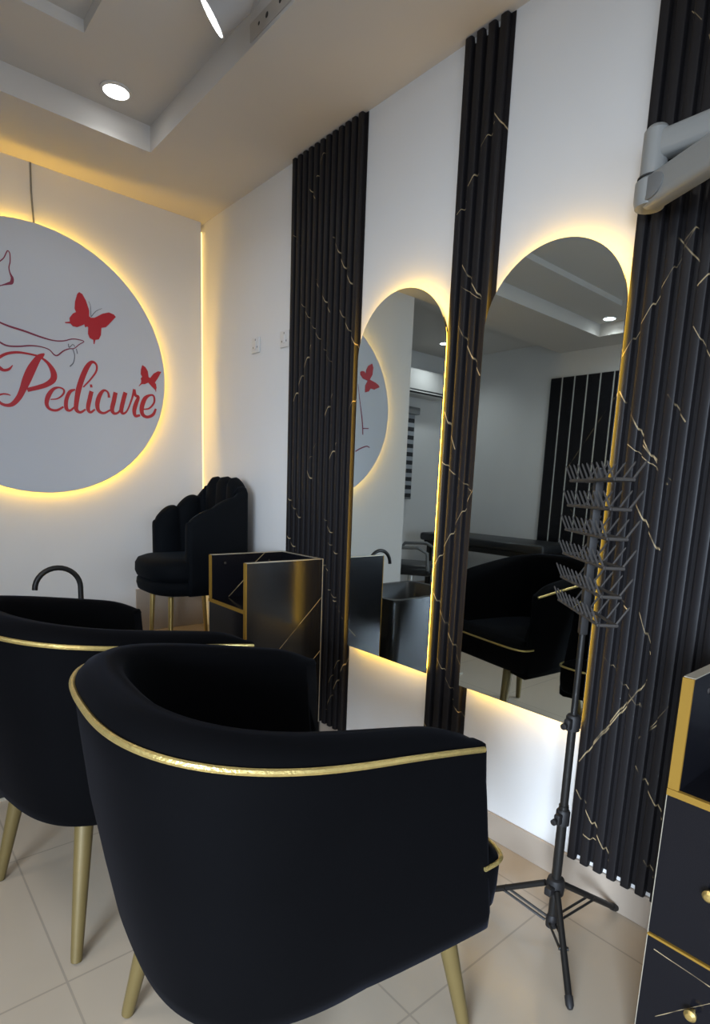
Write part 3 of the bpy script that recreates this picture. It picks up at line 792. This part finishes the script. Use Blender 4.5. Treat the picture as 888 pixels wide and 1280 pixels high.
# ================================================================== braiding rack on its tripod
RX, RY = -.248, -2.69
rk = thing('braiding_rack', 'black tripod rack with six tiers of upright pegs before the near mirror', 'rack', (RX, RY, 0))
pole = link('pole', TUBE([(0, 0, .130), (0, 0, .40)], .0135, n=18), BLACK_METAL, rk)
link('pole_section', TUBE([(0, 0, .38), (0, 0, .66)], .0112, n=18), BLACK_METAL, pole)
link('pole_section', TUBE([(0, 0, .64), (0, 0, 1.31)], .0085, n=18), BLACK_METAL, pole)
for z in (.365, .640):
    bm = bmesh.new()
    lathe(bm, [(.013, z - .022), (.019, z - .020), (.019, z + .016), (.0155, z + .022), (.010, z + .023)], n=20)
    box(bm, -.034, -.014, -.009, .009, z - .014, z + .016, bevel=.004)
    c = link('clamp_collar', bm, BLACK_PLASTIC, rk)
    bm = bmesh.new(); lathe(bm, [(.0045, -.034), (.0045, -.040), (.0085, -.041), (.0085, -.049), (.005, -.050)], (0, 0, z), 'X', 14)
    link('knob', bm, BLACK_PLASTIC, c)
bm = bmesh.new()
lathe(bm, [(.016, .126), (.024, .132), (.026, .160), (.022, .176), (.015, .180)], n=22)
box(bm, -.044, -.02, -.012, .010, .140, .164, bevel=.004)
link('hub', bm, BLACK_PLASTIC, rk)
bm = bmesh.new(); lathe(bm, [(.010, .022), (.016, .026), (.017, .048), (.014, .058), (.0125, .062)], n=20)
link('lower_hub', bm, BLACK_PLASTIC, rk)
link('inner_tube', TUBE([(0, 0, .026), (0, 0, .16)], .0122, n=16), BLACK_METAL, rk)
feet = ((-.190, -.169), (.236, -.078), (-.060, .243))
for fx, fy in feet:
    d = Vector((fx, fy, 0)).normalized()
    tp_ = d * .028 + Vector((0, 0, .150))
    ft = Vector((fx, fy, .013))
    lg = link('leg', TUBE([tp_, ft], .0088, n=14), BLACK_METAL, rk)
    e = (ft - tp_).normalized()
    link('foot_cap', TUBE([ft - e * .022, ft - e * .003, ft + e * .006], [.0105, .0105, .006], n=14), BLACK_PLASTIC, lg)
    mid = tp_.lerp(ft, .52)
    sd = Vector((-d.y, d.x, 0)) * .009
    bm = bmesh.new()
    for s_ in (-1, 1):
        tube(bm, [d * .016 + Vector((0, 0, .042)) + sd * s_, mid + sd * s_ + Vector((0, 0, -.002))], .0036, n=8)
    tube(bm, [mid - sd * 1.4, mid + sd * 1.4], .005, n=8)
    link('brace', bm, BLACK_METAL, rk)
AZ = math.radians(43)
LD = Vector((math.sin(AZ), math.cos(AZ), 0)); LN = Vector((math.cos(AZ), -math.sin(AZ), 0))
HL, HW = .158, .021
ROT = Matrix.Rotation(math.atan2(LD.y, LD.x), 4, 'Z')
link('sleeve', B(-.013, .013, -.010, .010, .885, 1.305, bevel=.003), BLACK_PLASTIC, rk).rotation_euler = (0, 0, AZ)
for k in range(6):
    z = .945 + k * .067
    bm = bmesh.new()
    for s_ in (-1, 1):
        p0 = LN * (HW * s_)
        tube(bm, [p0 - LD * HL + Vector((0, 0, z)), p0 + LD * HL + Vector((0, 0, z))], .0042, n=8)
        tube(bm, [LD * HL * s_ - LN * HW + Vector((0, 0, z)), LD * HL * s_ + LN * HW + Vector((0, 0, z))], .0042, n=8)
        tube(bm, [LD * .02 * s_ - LN * HW + Vector((0, 0, z)), LD * .02 * s_ + LN * HW + Vector((0, 0, z))], .0042, n=8)
    tr = link('tier_frame', bm, RACK_GREY, rk)
    for s_, cnt in ((-1, 10), (1, 6)):
        for j in range(cnt):
            q = LN * (HW * s_) + LD * (-HL + .008 + (2 * HL - .016) * j / (cnt - 1)) + Vector((0, 0, z))
            e = q + LN * ((.019 if s_ < 0 else .028) * s_) + Vector((0, 0, .040 if s_ < 0 else .044))
            link('peg', TUBE([q, q.lerp(e, .9), e], [.0028, .0024, .0012], n=6), RACK_GREY, tr)

# ================================================================== grey wall arm (top right)
wa = thing('wall_dryer_arm', 'grey folding arm mounted on the fluted panel at the upper right edge', 'wall arm', (0, 0, 0))
E0 = Vector((-.100, -2.668, 1.998))                                    # elbow
bm = bmesh.new()
tube(bm, [E0 + Vector((0, 0, .015)), E0 + Vector((0, 0, .125)), E0 + Vector((0, 0, .135))], [.030, .030, .022], n=24)
link('elbow', bm, GREY_PLASTIC, wa)
def flat_arm(p, q, hw0, hw1, ht):
    bm = bmesh.new()
    d = (q - p).normalized(); sd = d.cross(Vector((0, 0, 1))).normalized(); up = sd.cross(d)
    rings = []
    for t_ in np.linspace(0, 1, 8):
        c = p.lerp(q, t_); w_ = hw0 + (hw1 - hw0) * t_
        rings.append([c + sd * (w_ * math.copysign(abs(math.cos(a)) ** .5, math.cos(a))) + up * (ht * math.copysign(abs(math.sin(a)) ** .5, math.sin(a))) for a in np.linspace(0, 2 * PI, 24, endpoint=False)])
    loft(bm, rings, True, True)
    return bm
link('upper_arm', flat_arm(E0 + Vector((0, 0, .09)), Vector((-.095, -3.02, 2.092)), .022, .022, .032), GREY_PLASTIC, wa)
low = link('lower_arm', flat_arm(E0 + Vector((0, -.005, -.012)), Vector((-.30, -3.01, 1.965)), .028, .024, .038), GREY_PLASTIC, wa)
bm = bmesh.new(); lathe(bm, [(.034, -.045), (.038, -.03), (.038, .012), (.030, .018)], tuple(E0), n=28)
j = link('joint_cap', bm, GREY_PLASTIC, wa)
link('joint_seam', LATHE([(.0345, .019), (.0345, .0225)], tuple(E0), n=28), HOLE, j)
ad = (Vector((-.30, -3.01, 1.965)) - E0).normalized()
sdv = ad.cross(Vector((0, 0, 1))).normalized()
upv = sdv.cross(ad)
bm = bmesh.new()
rings = []
for rr_, dd in ((1.0, .022), (1.0, .0300), (.92, .0315)):
    rings.append([E0 + Vector((0, -.005, -.012)) + ad * (.030 + .046 * rr_ * math.cos(a)) + upv * (.027 * rr_ * math.sin(a)) + sdv * dd for a in np.linspace(0, 2 * PI, 32, endpoint=False)])
loft(bm, rings, True, True)
link('joint_disc', bm, GREY_DARK, low)
link('screw_cap', LATHE([(.005, .0), (.005, .004)], tuple(E0 + ad * .03 + sdv * .012 + Vector((0, 0, .022))), n=12), GREY_DARK, low)
link('wall_bracket', B(-.12, -.0227, -3.08, -2.98, 2.0, 2.15, bevel=.012), GREY_PLASTIC, wa)

# ================================================================== wall sockets
def socket(label, y, z, holes):
    t = thing('wall_socket', label, 'socket', (0, y, z), 0, 'white wall sockets')
    link('face_plate', B(-.009, -.0005, -.038, .038, -.038, .038, bevel=.003), WHITE_PLASTIC, t)
    bm = bmesh.new()
    for a, b in holes:
        box(bm, -.0096, -.008, a - .0025, a + .0025, b - .004, b + .004)
    link('switch_hole', bm, HOLE, t, smooth=False)
    link('rocker', B(-.012, -.008, -.012, .012, -.02, .02, bevel=.002), WHITE_PLASTIC, t)
socket('white wall socket farther from the fluted panel, nearer the room corner', -.602, 1.945, [(.0, .027), (-.02, -.01), (.02, -.01)])
socket('white wall socket right beside the edge of the wide fluted panel', -.875, 1.935, [(.0, .027), (-.02, -.01), (.02, -.01)])

# ================================================================== ceiling lamps
def downlight(label, x, y, z, e=1.0):
    t = thing('downlight', label, 'ceiling light', (x, y, z), 0, 'recessed ceiling lamps')
    link('trim_ring', LATHE([(.060, -.0005), (.060, -.006), (.050, -.009), (.050, -.003)], n=36), WHITE_PLASTIC, t)
    link('diffuser', LATHE([(.0495, -.002), (.0495, -.0065), (.046, -.008)], n=36), E_LAMP, t)
    light('lamp_glow', 'SPOT', (0, 0, -.03), DOWNLIGHT * e, (.93, .97, 1.0), .05, parent=t, spot=(2.5, .9))
    return t
downlight('round lit downlight in the ceiling recess above the pedicure sign', -.702, -.657, 2.808)
downlight('round lit downlight seen only as a reflection high in the near mirror', -3.60, -.664, 2.808, 2.0)
downlight('round lit downlight of the left bay seen only in the far mirror', -3.40, 1.10, 2.82, 3.0)
sp_ = thing('ceiling_spotlight', 'white cylinder spotlight with bright ring at the top edge of the recess', 'ceiling light', (-.690, -1.500, 2.662))
ax = Vector((-.608, .545, -.577)).normalized()
Rm = Vector((0, 0, -1)).rotation_difference(ax).to_matrix()
bm = bmesh.new(); lathe(bm, [(.036, .13), (.050, .105), (.058, .0), (.060, -.004), (.053, -.006)], n=32)
bmesh.ops.transform(bm, matrix=Rm.to_4x4(), verts=bm.verts)
link('lamp_body', bm, mat('lamp_grey', (.36, .34, .32), .5), sp_)
bm = bmesh.new(); lathe(bm, [(.0525, -.003), (.0525, -.008), (.048, -.009)], n=32)
bmesh.ops.transform(bm, matrix=Rm.to_4x4(), verts=bm.verts)
link('lamp_face', bm, E_LAMP, sp_)
bq = -ax * .08
link('stem', TUBE([bq, (bq.x, bq.y, .1455)], .010, n=14), CEIL, sp_)
link('ceiling_rose', LATHE([(.035, .1455), (.035, .138), (.030, .132)], (bq.x, bq.y, 0), n=24), CEIL, sp_)
bm = bmesh.new()
box(bm, -.5105, -.5066, -1.66, -1.41, 2.712, 2.768, bevel=.002)
mp_ = tag(link('mounting_plate', bm, BEIGE_PLASTIC, smooth=False), 'beige slotted plate on the edge of the ceiling recess near the spotlight', 'plate')
bm = bmesh.new()
for y, rr_ in ((-1.47, .006), (-1.52, .009), (-1.60, .008)):
    lathe(bm, [(rr_, -.5107), (rr_ * .8, -.5112)], (0, y, 2.742), 'X', 12)
link('screw_hole', bm, HOLE, mp_)

# ================================================================== left side of the room (seen in the mirrors)
bp = thing('slat_wall_panel', 'black marble board panel with bright metal strips on the left wall', 'wall panel', (XL, 0, 0), 0)
MLW = veined('left_board_marble', [(-.9, 1.9, -.3, 1.2), (-.1, 1.5, -.55, 2.2), (-1.3, 1.0, -.8, 1.8), (-2.0, 1.1, -1.5, 2.0), (-.6, .7, -.2, 1.1)], (1, 2), (.010, .010, .012), .10)
yy = .17
k = 0
while yy > -2.9:
    link('board', B(.001, .024, yy - .128, yy, .10, 2.45), MLW, bp, smooth=False)
    link('metal_strip', B(.001, .027, yy - .139, yy - .129, .10, 2.45), STEEL, bp, smooth=False)
    yy -= .14
mb = thing('massage_bed', 'long black padded bed along the left wall, seen in the mirrors', 'bed', (-3.70, .45, 0))
link('mattress', B(-.32, .32, -.80, .85, .66, .75, bevel=.03, seg=3), LEATHER, mb)
link('bed_frame', B(-.29, .29, -.76, .80, .60, .66, bevel=.006), BLACK_METAL, mb)
for x in (-.25, .25):
    for y in (-.7, .74):
        link('leg', B(x - .025, x + .025, y - .025, y + .025, 0, .60, bevel=.004), BLACK_METAL, mb)
sc = thing('salon_chair', 'black salon chair with curved arms, seen only in the far mirror', 'chair', (-2.45, .50, 0), -.6)
link('seat', B(-.23, .23, -.23, .23, .44, .54, bevel=.035, seg=3), LEATHER, sc)
bm = B(-.22, .22, -.035, .035, 0, .42, bevel=.03, seg=3)
bmesh.ops.transform(bm, matrix=Matrix.Translation((0, .24, .52)) @ Matrix.Rotation(-.18, 4, 'X'), verts=bm.verts)
link('backrest', bm, LEATHER, sc)
for s_ in (-1, 1):
    link('arm', TUBE([(.25 * s_, .2, .48), (.265 * s_, .18, .62), (.265 * s_, .12, .70), (.265 * s_, -.1, .71), (.265 * s_, -.19, .66), (.25 * s_, -.2, .50)], .016, n=12), GREY_DARK, sc)
link('stem', LATHE([(.03, .03), (.03, .44)], n=20), STEEL, sc)
link('base', LATHE([(.24, .0), (.24, .012), (.06, .035), (.03, .04)], n=36), STEEL, sc)
ac = thing('air_conditioner', 'white wall air conditioner in the left bay, seen in the far mirror', 'air conditioner', (-3.45, 1.6, 2.30))
link('body', B(-.42, .42, -.20, -.0005, .0, .28, bevel=.025, seg=3), WHITE_PLASTIC, ac)
link('air_outlet', B(-.38, .38, -.203, -.12, .012, .06, bevel=.004), HOLE, ac)
link('flap', B(-.37, .37, -.210, -.203, .03, .040), WHITE_PLASTIC, ac)
bl = thing('zebra_blind', 'dark and light striped roller blind over the bay window, seen in the far mirror', 'blind', (-2.93, 1.6, 0))
link('headrail', B(-.575, .46, -.09, -.005, 2.10, 2.18, bevel=.01), GREY_DARK, bl)
bm = bmesh.new()
for i in range(20):
    box(bm, -.53, .44, -.046, -.042, 1.14 + i * .048, 1.14 + (i + 1) * .048, mi=i % 2)
link('striped_fabric', bm, [BLIND_DARK, BLIND_LIGHT], bl, smooth=False)
link('bottom_rail', B(-.53, .44, -.052, -.036, 1.12, 1.142, bevel=.004), GREY_DARK, bl)
